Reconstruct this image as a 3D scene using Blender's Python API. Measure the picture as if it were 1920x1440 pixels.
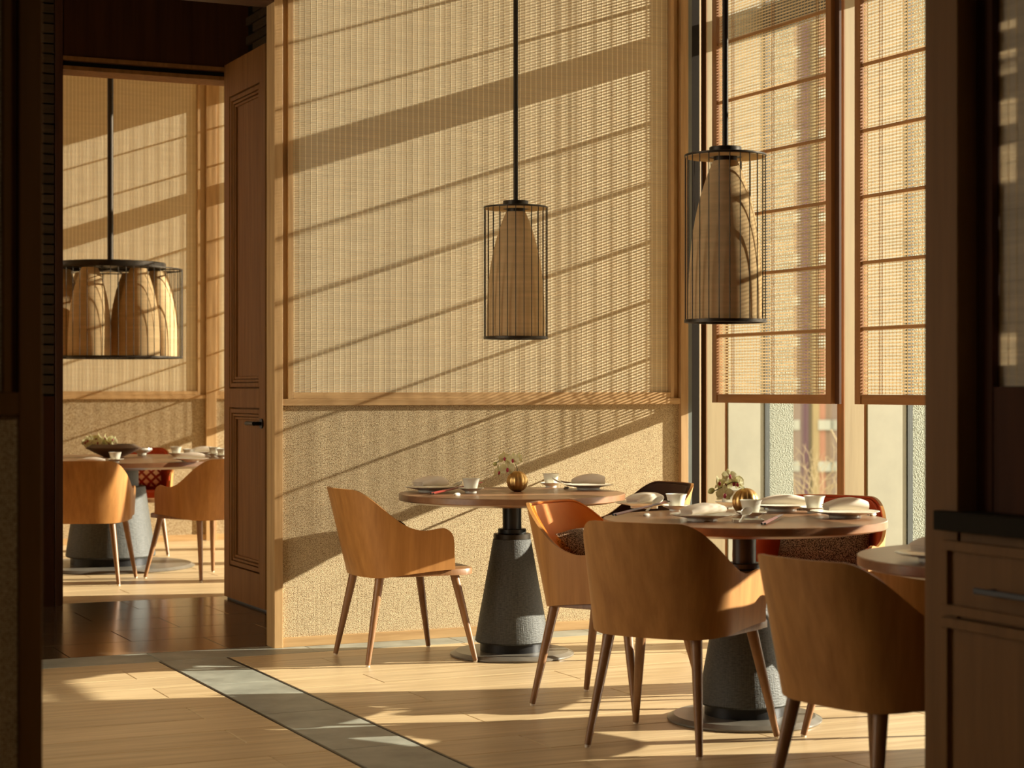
import bpy, bmesh, math, random
from mathutils import Vector, Matrix, Euler
random.seed(11)
PI = math.pi
sc = bpy.context.scene
for o in list(bpy.data.objects):
    bpy.data.objects.remove(o, do_unlink=True)
COL = sc.collection

# ------------------------------------------------------------------ camera, world, sun, exposure
PHI = math.radians(24.9)
FPX = 3541.0            # focal length in pixels of the 1920 wide frame
EYE = 1.23
HOR = 730.0             # row of the horizon
cam_d = bpy.data.cameras.new('camera')
cam = bpy.data.objects.new('camera', cam_d)
COL.objects.link(cam)
cam.location = (0, 0, EYE)
cam.rotation_euler = (PI/2, 0, -PHI)
cam_d.sensor_width = 36.0
cam_d.lens = 36.0*FPX/1920.0
cam_d.shift_y = (HOR-720.0)/1920.0
cam_d.clip_start = 0.05
cam_d.clip_end = 600
cam_d.dof.use_dof = True
cam_d.dof.focus_distance = 8.2
cam_d.dof.aperture_fstop = 4.0
sc.camera = cam

world = bpy.data.worlds.new('world')
sc.world = world
world.use_nodes = True
wn = world.node_tree.nodes['Background']
wn.inputs[0].default_value = (1.0, 0.92, 0.77, 1)
wn.inputs[1].default_value = 3.7

SUN_DIR = Vector((-1.0, 0.265, -0.33)).normalized()
sun_d = bpy.data.lights.new('sun', 'SUN')
sun = bpy.data.objects.new('sun', sun_d)
COL.objects.link(sun)
sun.rotation_euler = SUN_DIR.to_track_quat('-Z', 'Y').to_euler()
sun.location = (12, 4, 8)
sun_d.energy = 18.0
sun_d.angle = math.radians(0.53)
sun_d.color = (1.0, 0.925, 0.79)

# dim warm fill light added over the viewer's side, no fixture there
fill_d = bpy.data.lights.new('corridor_fill', 'AREA')
fill = bpy.data.objects.new('corridor_fill', fill_d)
COL.objects.link(fill)
fill.location = (0.9, 2.2, 2.54)
fill_d.size = 0.25
fill_d.energy = 6.0
fill_d.color = (1.0, 0.72, 0.42)

vs = sc.view_settings
vs.view_transform = 'Standard'
vs.look = 'None'
vs.exposure = 0.0
vs.gamma = 1.0
vs.use_curve_mapping = False
try:
    sc.cycles.max_bounces = 10
    sc.cycles.diffuse_bounces = 6
    sc.cycles.glossy_bounces = 4
    sc.cycles.transparent_max_bounces = 24
    sc.cycles.transmission_bounces = 8
    sc.cycles.sample_clamp_indirect = 6.0
    sc.cycles.caustics_reflective = False
    sc.cycles.caustics_refractive = False
    sc.cycles.use_denoising = True
except Exception:
    pass

# ------------------------------------------------------------------ materials
def lin(c):
    return tuple(((x/255.0)/12.92 if x/255.0 <= 0.04045 else ((x/255.0+0.055)/1.055)**2.4) for x in c)

class NT:
    def __init__(self, name):
        self.m = bpy.data.materials.new(name)
        self.m.use_nodes = True
        self.t = self.m.node_tree
        self.t.nodes.clear()
        self.out = self.n('ShaderNodeOutputMaterial')
    def n(self, typ, **kw):
        nd = self.t.nodes.new(typ)
        for k, v in kw.items():
            if k.startswith('i_'):
                nd.inputs[k[2:].replace('_', ' ')].default_value = v
            else:
                setattr(nd, k, v)
        return nd
    def l(self, a, b):
        self.t.links.new(a, b)
    def ramp(self, fac, stops):
        r = self.n('ShaderNodeValToRGB')
        el = r.color_ramp.elements
        el[0].position, el[0].color = stops[0][0], (*stops[0][1], 1)
        el[1].position, el[1].color = stops[-1][0], (*stops[-1][1], 1)
        for p, c in stops[1:-1]:
            e = el.new(p); e.color = (*c, 1)
        self.l(fac, r.inputs[0])
        return r.outputs[0]
    def coords(self, scale=(1, 1, 1), rand=False):
        tc = self.n('ShaderNodeTexCoord')
        mp = self.n('ShaderNodeMapping')
        mp.inputs['Scale'].default_value = scale
        if rand:
            oi = self.n('ShaderNodeObjectInfo')
            mu = self.n('ShaderNodeMath', operation='MULTIPLY')
            mu.inputs[1].default_value = 57.0
            self.l(oi.outputs['Random'], mu.inputs[0])
            ad = self.n('ShaderNodeVectorMath', operation='ADD')
            self.l(tc.outputs['Object'], ad.inputs[0])
            self.l(mu.outputs[0], ad.inputs[1])
            self.l(ad.outputs[0], mp.inputs[0])
            self.rand = oi.outputs['Random']
        else:
            self.l(tc.outputs['Object'], mp.inputs[0])
        return mp.outputs[0]
    def noise(self, vec, scale, detail=4, rough=0.55):
        nz = self.n('ShaderNodeTexNoise')
        nz.inputs['Scale'].default_value = scale
        nz.inputs['Detail'].default_value = detail
        nz.inputs['Roughness'].default_value = rough
        self.l(vec, nz.inputs['Vector'])
        return nz.outputs[0]
    def bump(self, h, strength, dist):
        b = self.n('ShaderNodeBump')
        b.inputs['Strength'].default_value = strength
        b.inputs['Distance'].default_value = dist
        self.l(h, b.inputs['Height'])
        return b.outputs[0]
    def bsdf(self, color=None, rough=0.5, metal=0.0, spec=0.5, normal=None, **kw):
        p = self.n('ShaderNodeBsdfPrincipled')
        p.inputs['Roughness'].default_value = rough
        p.inputs['Metallic'].default_value = metal
        p.inputs['Specular IOR Level'].default_value = spec
        for k, v in kw.items():
            p.inputs[k].default_value = v
        if color is not None:
            if isinstance(color, tuple):
                p.inputs['Base Color'].default_value = (*color, 1)
            else:
                self.l(color, p.inputs['Base Color'])
        if normal is not None:
            self.l(normal, p.inputs['Normal'])
        return p
    def done(self, sh):
        self.l(sh, self.out.inputs[0])
        return self.m

def plain(name, rgb, rough=0.5, metal=0.0, spec=0.5, **kw):
    t = NT(name)
    vec = t.coords()
    nz = t.noise(vec, 9.0, 3)
    c = lin(rgb)
    col = t.ramp(nz, [(0.3, tuple(x*0.93 for x in c)), (0.7, tuple(min(1, x*1.05) for x in c))])
    return t.done(t.bsdf(col, rough, metal, spec, **kw).outputs[0])

def wood(name, dark, light, axis='z', freq=1.0, rough=0.45, spec=0.4, rand=True, tone=0.0, bump=0.15):
    t = NT(name)
    s = {'x': (1.6, 26, 26), 'y': (26, 1.6, 26), 'z': (26, 26, 1.6)}[axis]
    vec = t.coords(tuple(k*freq for k in s), rand)
    a = t.noise(vec, 1.0, 6, 0.62)
    col = t.ramp(a, [(0.28, lin(dark)), (0.52, tuple((p+q)/2 for p, q in zip(lin(dark), lin(light)))), (0.76, lin(light))])
    if rand and tone > 0:
        mr = t.n('ShaderNodeMapRange')
        mr.inputs['To Min'].default_value = 1-tone
        mr.inputs['To Max'].default_value = 1+tone
        t.l(t.rand, mr.inputs['Value'])
        hs = t.n('ShaderNodeHueSaturation')
        t.l(mr.outputs[0], hs.inputs['Value'])
        t.l(col, hs.inputs['Color'])
        col = hs.outputs[0]
    nb = t.bump(a, bump, 0.002)
    return t.done(t.bsdf(col, rough, 0, spec, nb).outputs[0])

M = {}
M['plank'] = wood('oak_plank', (172, 144, 104), (216, 190, 148), 'x', 1.0, 0.36, 0.5, True, 0.07, 0.05)
M['oak'] = wood('oak_trim', (156, 120, 76), (196, 160, 110), 'z', 1.3, 0.5, 0.35, True, 0.04)
M['oak_h'] = wood('oak_trim_along', (156, 120, 76), (196, 160, 110), 'x', 1.3, 0.5, 0.35, True, 0.04)
M['oak_y'] = wood('oak_trim_across', (150, 104, 60), (186, 138, 84), 'y', 1.3, 0.5, 0.35, True, 0.04)
M['teak'] = wood('blind_frame_wood', (124, 82, 44), (156, 108, 62), 'z', 1.4, 0.5, 0.35)
M['teak_y'] = wood('blind_frame_wood_across', (124, 82, 44), (156, 108, 62), 'y', 1.4, 0.5, 0.35)
M['ply'] = wood('chair_plywood', (150, 100, 50), (186, 132, 72), 'z', 0.9, 0.45, 0.3, True, 0.04, 0.05)
M['walnut'] = wood('walnut_leg', (112, 76, 46), (152, 110, 70), 'z', 1.6, 0.38, 0.4, True, 0.05)
M['door'] = wood('door_wood', (122, 80, 40), (152, 104, 56), 'z', 1.2, 0.6, 0.1)
M['darkwood'] = wood('dark_wood', (58, 32, 16), (86, 52, 28), 'z', 1.0, 0.5, 0.3)
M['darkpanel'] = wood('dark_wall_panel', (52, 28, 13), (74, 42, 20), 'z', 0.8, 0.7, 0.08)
M['tabletop'] = wood('tabletop_wood', (116, 80, 54), (146, 106, 74), 'x', 0.9, 0.28, 0.5, True, 0.02, 0.03)
M['brass'] = plain('brushed_brass', (204, 164, 102), 0.34, 1.0)
M['iron'] = plain('dark_bronze', (52, 44, 34), 0.42, 0.7)
M['column'] = plain('blackened_steel', (48, 46, 42), 0.38, 0.6)
M['black'] = plain('black_metal', (22, 20, 20), 0.4, 0.5)
M['china'] = plain('white_porcelain', (226, 222, 206), 0.16, 0, 0.5)
M['linen'] = plain('white_linen', (226, 212, 192), 0.85, 0, 0.2)
M['red_lacquer'] = plain('red_lacquer', (122, 40, 34), 0.3)
M['dark_lacquer'] = plain('dark_lacquer', (74, 34, 24), 0.3)
M['stem'] = plain('green_stem', (92, 96, 50), 0.6)
M['lip'] = plain('magenta_lip', (168, 44, 66), 0.5)
M['bud'] = plain('green_bud', (178, 176, 104), 0.6)
M['glide'] = plain('pale_glide', (220, 205, 180), 0.5)
M['pot'] = plain('brown_stoneware', (112, 92, 76), 0.5)
M['grey_metal'] = plain('grey_aluminium', (104, 108, 102), 0.4, 0.3)
M['dark_metal'] = plain('dark_window_metal', (70, 72, 70), 0.4, 0.3)
M['pale_lining'] = plain('pale_window_lining', (146, 141, 120), 0.55)
M['cream_wood'] = wood('pale_pier_wood', (142, 124, 92), (158, 140, 106), 'z', 1.2, 0.5, 0.3)
M['ceiling'] = plain('ceiling_plaster', (222, 208, 182), 0.8, 0, 0.2)
M['plaster'] = plain('wall_plaster', (205, 180, 142), 0.8, 0, 0.2)
M['brick'] = wood('dark_brick', (62, 48, 32), (84, 66, 44), 'x', 0.6, 0.7, 0.2, True, 0.16)
M['mortar'] = plain('dark_mortar', (30, 22, 14), 0.9, 0, 0.1)
M['stone_top'] = plain('dark_stone_worktop', (38, 32, 22), 0.75, 0, 0.06)
M['corner'] = plain('nearly_black_bronze', (34, 27, 20), 0.8, 0, 0.05)
M['cab'] = wood('cabinet_wood', (104, 72, 38), (124, 88, 50), 'z', 1.0, 0.6, 0.12)
M['pavement'] = plain('pale_pavement', (170, 160, 140), 0.9, 0, 0.2)
M['dais'] = plain('floor_screed', (120, 96, 70), 0.8)
M['twig'] = plain('pale_bark', (150, 132, 98), 0.8)

def petal_mat():
    t = NT('orchid_petal')
    vec = t.coords()
    col = t.ramp(t.noise(vec, 60, 3), [(0.3, lin((214, 210, 150))), (0.7, lin((240, 234, 200)))])
    d = t.bsdf(col, 0.6, 0, 0.2)
    tr = t.n('ShaderNodeBsdfTranslucent'); t.l(col, tr.inputs[0])
    mx = t.n('ShaderNodeMixShader'); mx.inputs[0].default_value = 0.35
    t.l(d.outputs[0], mx.inputs[1]); t.l(tr.outputs[0], mx.inputs[2])
    return t.done(mx.outputs[0])
M['petal'] = petal_mat()

def slate_mat(name, a, b, rough):
    t = NT(name)
    vec = t.coords((1, 1, 1), True)
    n1 = t.noise(vec, 7, 8, 0.6)
    col = t.ramp(n1, [(0.3, lin(a)), (0.7, lin(b))])
    return t.done(t.bsdf(col, rough, 0, 0.5, t.bump(n1, 0.12, 0.003)).outputs[0])
M['slate'] = slate_mat('grey_slate', (122, 122, 110), (158, 158, 144), 0.42)
M['tile'] = slate_mat('dark_polished_tile', (66, 54, 40), (86, 70, 52), 0.17)
M['plate_stone'] = slate_mat('dark_base_stone', (86, 80, 70), (118, 110, 98), 0.3)

def boucle(name, dark, light, scale, depth, rough=0.9, rnd=0.45):
    t = NT(name)
    vec = t.coords()
    v = t.n('ShaderNodeTexVoronoi')
    v.inputs['Scale'].default_value = scale
    v.inputs['Randomness'].default_value = rnd
    t.l(vec, v.inputs['Vector'])
    n2 = t.noise(vec, scale*0.08, 3)
    col = t.ramp(v.outputs['Distance'], [(0.18, lin(light)), (0.68, lin(dark))])
    mx = t.n('ShaderNodeMixRGB', blend_type='MULTIPLY')
    mx.inputs[0].default_value = 0.35
    t.l(col, mx.inputs[1]); t.l(t.ramp(n2, [(0.3, (0.7, 0.7, 0.7)), (0.7, (1, 1, 1))]), mx.inputs[2])
    inv = t.n('ShaderNodeMath', operation='SUBTRACT'); inv.inputs[0].default_value = 1.0
    t.l(v.outputs['Distance'], inv.inputs[1])
    return t.done(t.bsdf(mx.outputs[0], rough, 0, 0.1, t.bump(inv.outputs[0], 0.8, depth)).outputs[0])
M['wallfabric'] = boucle('woven_wall_fabric', (124, 96, 62), (228, 208, 168), 215, 0.003)
M['cushion'] = boucle('speckled_boucle', (58, 40, 30), (186, 156, 126), 260, 0.003, 0.95, 1.0)
M['cushion_white'] = boucle('pale_boucle', (190, 178, 158), (226, 214, 194), 260, 0.003, 0.95, 1.0)

def lattice():
    t = NT('lattice_print_fabric')
    tc = t.n('ShaderNodeTexCoord')
    mp = t.n('ShaderNodeMapping')
    mp.inputs['Rotation'].default_value = (0, PI/4, 0)
    t.l(tc.outputs['Object'], mp.inputs[0])
    sp = t.n('ShaderNodeSeparateXYZ'); t.l(mp.outputs[0], sp.inputs[0])
    def lines(sock, f):
        m = t.n('ShaderNodeMath', operation='MULTIPLY'); m.inputs[1].default_value = f; t.l(sock, m.inputs[0])
        fr = t.n('ShaderNodeMath', operation='FRACT'); t.l(m.outputs[0], fr.inputs[0])
        c = t.n('ShaderNodeMath', operation='LESS_THAN'); c.inputs[1].default_value = 0.34; t.l(fr.outputs[0], c.inputs[0])
        return c.outputs[0]
    mx = t.n('ShaderNodeMath', operation='MAXIMUM')
    t.l(lines(sp.outputs['X'], 20), mx.inputs[0]); t.l(lines(sp.outputs['Z'], 20), mx.inputs[1])
    col = t.ramp(mx.outputs[0], [(0.4, lin((226, 190, 150))), (0.6, lin((140, 44, 26)))])
    return t.done(t.bsdf(col, 0.85, 0, 0.2).outputs[0])
M['lattice'] = lattice()

def leather(name, a, b):
    t = NT(name)
    vec = t.coords()
    n1 = t.noise(vec, 6, 4)
    v = t.n('ShaderNodeTexVoronoi'); v.inputs['Scale'].default_value = 320
    t.l(vec, v.inputs['Vector'])
    col = t.ramp(n1, [(0.3, lin(a)), (0.7, lin(b))])
    return t.done(t.bsdf(col, 0.55, 0, 0.18, t.bump(v.outputs['Distance'], 0.15, 0.001)).outputs[0])
M['orange_leather'] = leather('orange_leather', (212, 120, 44), (230, 144, 58))
M['shaded_leather'] = leather('rust_shaded_leather', (176, 66, 30), (194, 80, 38))  # same lining leather as the orange, colour reddened and darkened for shade
M['dark_shaded_leather'] = leather('deep_shade_leather', (58, 34, 22), (70, 42, 28))  # same lining leather again, colour darkened further for deep shade

def cone_mat():
    t = NT('dark_woven_pedestal')
    tc = t.n('ShaderNodeTexCoord')
    sp = t.n('ShaderNodeSeparateXYZ'); t.l(tc.outputs['Object'], sp.inputs[0])
    at = t.n('ShaderNodeMath', operation='ARCTAN2'); t.l(sp.outputs['Y'], at.inputs[0]); t.l(sp.outputs['X'], at.inputs[1])
    cb = t.n('ShaderNodeCombineXYZ')
    m = t.n('ShaderNodeMath', operation='MULTIPLY'); m.inputs[1].default_value = 9.0; t.l(at.outputs[0], m.inputs[0])
    mz = t.n('ShaderNodeMath', operation='MULTIPLY'); mz.inputs[1].default_value = 190.0; t.l(sp.outputs['Z'], mz.inputs[0])
    t.l(m.outputs[0], cb.inputs[0]); t.l(mz.outputs[0], cb.inputs[2])
    a = t.noise(cb.outputs[0], 1.0, 3, 0.6)
    cb2 = t.n('ShaderNodeCombineXYZ')
    m2 = t.n('ShaderNodeMath', operation='MULTIPLY'); m2.inputs[1].default_value = 48.0; t.l(at.outputs[0], m2.inputs[0])
    mz2 = t.n('ShaderNodeMath', operation='MULTIPLY'); mz2.inputs[1].default_value = 9.0; t.l(sp.outputs['Z'], mz2.inputs[0])
    t.l(m2.outputs[0], cb2.inputs[0]); t.l(mz2.outputs[0], cb2.inputs[2])
    b = t.noise(cb2.outputs[0], 1.0, 3, 0.6)
    ad = t.n('ShaderNodeMath', operation='ADD'); t.l(a, ad.inputs[0])
    hb = t.n('ShaderNodeMath', operation='MULTIPLY'); hb.inputs[1].default_value = 0.6; t.l(b, hb.inputs[0]); t.l(hb.outputs[0], ad.inputs[1])
    col = t.ramp(ad.outputs[0], [(0.5, lin((26, 26, 23))), (1.05, lin((76, 74, 66)))])
    return t.done(t.bsdf(col, 0.55, 0.0, 0.4, t.bump(ad.outputs[0], 0.7, 0.004)).outputs[0])
M['cone'] = cone_mat()

def stucco():
    t = NT('pale_stucco')
    vec = t.coords()
    v = t.n('ShaderNodeTexVoronoi'); v.inputs['Scale'].default_value = 150
    t.l(vec, v.inputs['Vector'])
    return t.done(t.bsdf(t.ramp(v.outputs['Distance'], [(0.1, lin((160, 160, 146))), (0.8, lin((126, 128, 114)))]), 0.9, 0, 0.1, t.bump(v.outputs['Distance'], 0.8, 0.006)).outputs[0])
M['stucco'] = stucco()

def translucent(name, rgb, mix):
    t = NT(name)
    vec = t.coords((3, 3, 60))
    c = lin(rgb)
    col = t.ramp(t.noise(vec, 1.0, 3), [(0.3, tuple(x*0.86 for x in c)), (0.7, tuple(min(1, x*1.08) for x in c))])
    d = t.n('ShaderNodeBsdfDiffuse'); t.l(col, d.inputs[0])
    tr = t.n('ShaderNodeBsdfTranslucent'); t.l(col, tr.inputs[0])
    mx = t.n('ShaderNodeMixShader'); mx.inputs[0].default_value = mix
    t.l(d.outputs[0], mx.inputs[1]); t.l(tr.outputs[0], mx.inputs[2])
    return t.done(mx.outputs[0])
M['splint'] = translucent('bamboo_splint', (218, 204, 180), 0.48)
M['thread'] = translucent('pale_thread', (232, 212, 164), 0.4)
M['seam'] = translucent('brown_thread', (184, 144, 100), 0.3)
M['wsplint'] = translucent('wall_splint', (198, 184, 154), 0.0)
M['wthread'] = translucent('wall_thread', (240, 228, 192), 0.0)
M['shade'] = translucent('paper_lamp_shade', (214, 184, 138), 0.3)

def glass_mat():
    t = NT('clear_glass')
    tp = t.n('ShaderNodeBsdfTransparent'); tp.inputs[0].default_value = (0.95, 0.96, 0.94, 1)
    gl = t.n('ShaderNodeBsdfGlossy'); gl.inputs['Roughness'].default_value = 0.02
    lw0 = t.n('ShaderNodeLayerWeight'); lw0.inputs['Blend'].default_value = 0.5
    pw = t.n('ShaderNodeMath', operation='POWER'); pw.inputs[1].default_value = 5.0
    t.l(lw0.outputs['Facing'], pw.inputs[0])
    lw = t.n('ShaderNodeMath', operation='MULTIPLY_ADD'); lw.inputs[1].default_value = 0.8; lw.inputs[2].default_value = 0.025
    t.l(pw.outputs[0], lw.inputs[0])
    mx = t.n('ShaderNodeMixShader')
    t.l(lw.outputs[0], mx.inputs[0]); t.l(tp.outputs[0], mx.inputs[1]); t.l(gl.outputs[0], mx.inputs[2])
    return t.done(mx.outputs[0])
M['glass'] = glass_mat()

# ------------------------------------------------------------------ mesh helpers
class B:
    def __init__(self):
        self.v, self.f, self.s = [], [], []
    def face(self, idx, smooth=False):
        self.f.append(tuple(idx)); self.s.append(smooth)
    def box(self, x0, x1, y0, y1, z0, z1):
        b = len(self.v)
        self.v += [(x, y, z) for z in (z0, z1) for y in (y0, y1) for x in (x0, x1)]
        for q in ((0, 2, 3, 1), (4, 5, 7, 6), (0, 1, 5, 4), (2, 6, 7, 3), (0, 4, 6, 2), (1, 3, 7, 5)):
            self.face([b+i for i in q])
        return self
    def slab(self, x0, x1, y0, y1, z0, z1, c=0.002):
        """a board with chamfered upper edges"""
        b = len(self.v)
        self.v += [(x0, y0, z0), (x1, y0, z0), (x1, y1, z0), (x0, y1, z0)]
        self.v += [(x0, y0, z1-c), (x1, y0, z1-c), (x1, y1, z1-c), (x0, y1, z1-c)]
        self.v += [(x0+c, y0+c, z1), (x1-c, y0+c, z1), (x1-c, y1-c, z1), (x0+c, y1-c, z1)]
        self.face((b, b+3, b+2, b+1))
        for k in (0, 4):
            for i in range(4):
                j = (i+1) % 4
                self.face((b+k+i, b+k+j, b+k+4+j, b+k+4+i))
        self.face((b+8, b+9, b+10, b+11))
        return self
    def lathe(self, prof, n=32, cx=0, cy=0, sx=1.0, sy=1.0, smooth=True):
        b = len(self.v)
        rings = []
        for r, z in prof:
            if r < 1e-6:
                rings.append([len(self.v)]); self.v.append((cx, cy, z))
            else:
                st = len(self.v)
                for k in range(n):
                    a = 2*PI*k/n
                    self.v.append((cx+r*sx*math.cos(a), cy+r*sy*math.sin(a), z))
                rings.append(list(range(st, st+n)))
        for A, C in zip(rings, rings[1:]):
            for k in range(n):
                j = (k+1) % n
                if len(A) == 1 and len(C) == 1: continue
                if len(A) == 1: self.face((A[0], C[j], C[k]), smooth)
                elif len(C) == 1: self.face((A[k], A[j], C[0]), smooth)
                else: self.face((A[k], A[j], C[j], C[k]), smooth)
        return self
    def cyl(self, p0, p1, r0, r1=None, n=16, smooth=True, caps=True):
        return self.tube([p0, p1], [r0, r0 if r1 is None else r1], n, smooth, caps)
    def tube(self, pts, rad, n=10, smooth=True, caps=True, closed=False):
        pts = [Vector(p) for p in pts]
        if not isinstance(rad, (list, tuple)): rad = [rad]*len(pts)
        rings = []; ref = None
        m = len(pts)
        for i, p in enumerate(pts):
            if closed: d = pts[(i+1) % m]-pts[i-1]
            else: d = pts[min(i+1, m-1)]-pts[max(i-1, 0)]
            d.normalize()
            if ref is None:
                ref = Vector((0, 0, 1)) if abs(d.z) < 0.9 else Vector((1, 0, 0))
            u = ref-d*ref.dot(d); u.normalize(); ref = u
            w = d.cross(u)
            st = len(self.v)
            for k in range(n):
                a = 2*PI*k/n
                q = p+(u*math.cos(a)+w*math.sin(a))*rad[i]
                self.v.append(tuple(q))
            rings.append(range(st, st+n))
        pairs = list(zip(rings, rings[1:]))
        if closed: pairs.append((rings[-1], rings[0]))
        for A, C in pairs:
            for k in range(n):
                j = (k+1) % n
                self.face((A[k], A[j], C[j], C[k]), smooth)
        if caps and not closed:
            self.face(list(rings[0])[::-1]); self.face(list(rings[-1]))
        return self
    def grid(self, P, smooth=True, closed_u=False):
        """P[i][j] points"""
        b = len(self.v); nu = len(P); nv = len(P[0])
        for row in P: self.v += [tuple(p) for p in row]
        for i in range(nu if closed_u else nu-1):
            for j in range(nv-1):
                i2 = (i+1) % nu
                self.face((b+i*nv+j, b+i2*nv+j, b+i2*nv+j+1, b+i*nv+j+1), smooth)
        return self
    def mesh(self, name, mat, sharp=40):
        me = bpy.data.meshes.new(name)
        me.from_pydata(self.v, [], self.f)
        if len(me.polygons) == len(self.s):
            me.polygons.foreach_set('use_smooth', self.s)
        bm = bmesh.new(); bm.from_mesh(me)
        bmesh.ops.recalc_face_normals(bm, faces=bm.faces)
        bm.to_mesh(me); bm.free()
        me.update()
        if any(self.s):
            try: me.set_sharp_from_angle(angle=math.radians(sharp))
            except Exception: pass
        me.materials.append(mat)
        return me
    def build(self, name, mat, parent=None, loc=(0, 0, 0), rz=0.0, bevel=0, kind=None, sharp=40):
        return put(name, self.mesh(name, mat, sharp), parent, loc, (0, 0, rz), bevel, kind)

def put(name, me, parent=None, loc=(0, 0, 0), rot=(0, 0, 0), bevel=0, kind=None):
    o = bpy.data.objects.new(name, me)
    COL.objects.link(o)
    o.location = loc; o.rotation_euler = rot
    if parent is not None: o.parent = parent
    if bevel:
        md = o.modifiers.new('bevel', 'BEVEL')
        md.width = bevel; md.segments = 2; md.limit_method = 'ANGLE'
        md.angle_limit = math.radians(50)
    if kind: o['kind'] = kind
    return o

def thing(name, label, cat, loc=(0, 0, 0), rz=0.0, group=None):
    o = bpy.data.objects.new(name, None)
    o.empty_display_size = 0.1
    COL.objects.link(o)
    o.location = loc; o.rotation_euler = (0, 0, rz)
    tag(o, label, cat, group)
    return o
def tag(o, label, cat, group=None):
    o['label'] = label; o['category'] = cat
    if group: o['group'] = group
    return o
def struct(o, label=None, cat=None):
    o['kind'] = 'structure'
    if label: o['label'] = label
    if cat: o['category'] = cat
    return o
def dup(root, loc, rz, label, group=None):
    r = root.copy(); COL.objects.link(r)
    r.location = loc; r.rotation_euler = (0, 0, rz)
    r['label'] = label
    if group: r['group'] = group
    for ch in list(root.children):
        c = ch.copy(); COL.objects.link(c); c.parent = r
        for g in list(ch.children):
            d = g.copy(); COL.objects.link(d); d.parent = c
    return r

CF, SF = math.cos(PHI), math.sin(PHI)
def at(px, py, z):
    """room point at height z seen at this pixel of the 1920x1440 photograph"""
    Z = (EYE-z)*FPX/(py-HOR)
    X = (px-960.0)/FPX*Z
    return (X*CF+Z*SF, -X*SF+Z*CF, z)

# ------------------------------------------------------------------ FLOOR
floor = struct(B().box(-2, 5.9, -1.2, 15.4, -0.25, -0.022).build('floor', M['dais']), 'floor of pale oak planks, grey slate strips and dark passage tiles', 'floor')
TH = 0.022
GAP = 0.003
def plank(name, mat, x0, x1, y0, y1, cache={}):
    key = (name, round(x1-x0, 3), round(y1-y0, 3))
    if key not in cache:
        w, h = (x1-x0)/2-GAP/2, (y1-y0)/2-GAP/2
        cache[key] = B().slab(-w, w, -h, h, -TH, 0, 0.0018).mesh(name, M[mat])
    return put(name, cache[key], floor, ((x0+x1)/2, (y0+y1)/2, 0))
PW = 0.2645
def plank_rows(y_top, y_bot, x0, x1, joint_even, joint_odd, pitch, start=0):
    y = y_top; k = start
    while y > y_bot+0.02:
        y2 = max(y-PW, y_bot)
        j = joint_even if k % 2 == 0 else joint_odd
        n = math.ceil((x0-j)/pitch)
        xs = [x0]+[j+i*pitch for i in range(n, n+12) if x0+0.05 < j+i*pitch < x1-0.05]+[x1]
        for a, c in zip(xs, xs[1:]):
            plank('plank', 'plank', a, c, y2, y)
        y = y2; k += 1
plank_rows(8.41, 8.205, 2.472, 5.27, 3.63, 3.63, 1.58)
plank_rows(8.205, 1.9, 2.472, 5.27, 2.85, 3.64, 1.58)
plank_rows(8.41, 8.205, 0.1, 2.144, 1.14, 1.14, 1.58)
plank_rows(8.205, 1.9, 0.1, 2.144, 1.93, 1.14, 1.58)
plank_rows(15.0, 10.91, 0.3, 5.27, 1.9, 2.7, 1.58)
plank_rows(10.91, 9.6, 3.46, 5.27, 4.4, 5.0, 1.58)
ys = [8.41, 7.66, 6.88, 6.10, 5.32, 4.54, 3.76, 2.98, 1.9]
for a, c in zip(ys, ys[1:]):
    plank('slate_tile', 'slate', 2.156, 2.460, c, a)
xs = [0.1, 0.67, 1.417, 2.162, 2.907, 3.652, 4.397, 5.142]
for a, c in zip(xs, xs[1:]):
    plank('slate_tile', 'slate', a, c, 8.412, 8.70)
rows = [8.70, 9.14, 9.58, 10.03, 10.47, 10.91]
for i, (a, c) in enumerate(zip(rows, rows[1:])):
    j = 2.556 if i % 2 == 0 else 2.195
    x = j-0.75*3
    while x < 3.3:
        plank('floor_tile', 'tile', x, min(x+0.75, 3.35), a, c); x += 0.75
for x in (2.15, 2.466):
    B().box(x-0.0045, x+0.0045, 1.9, 8.41, -TH, 0.0006).build('metal_strip', M['column'], floor)

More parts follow.
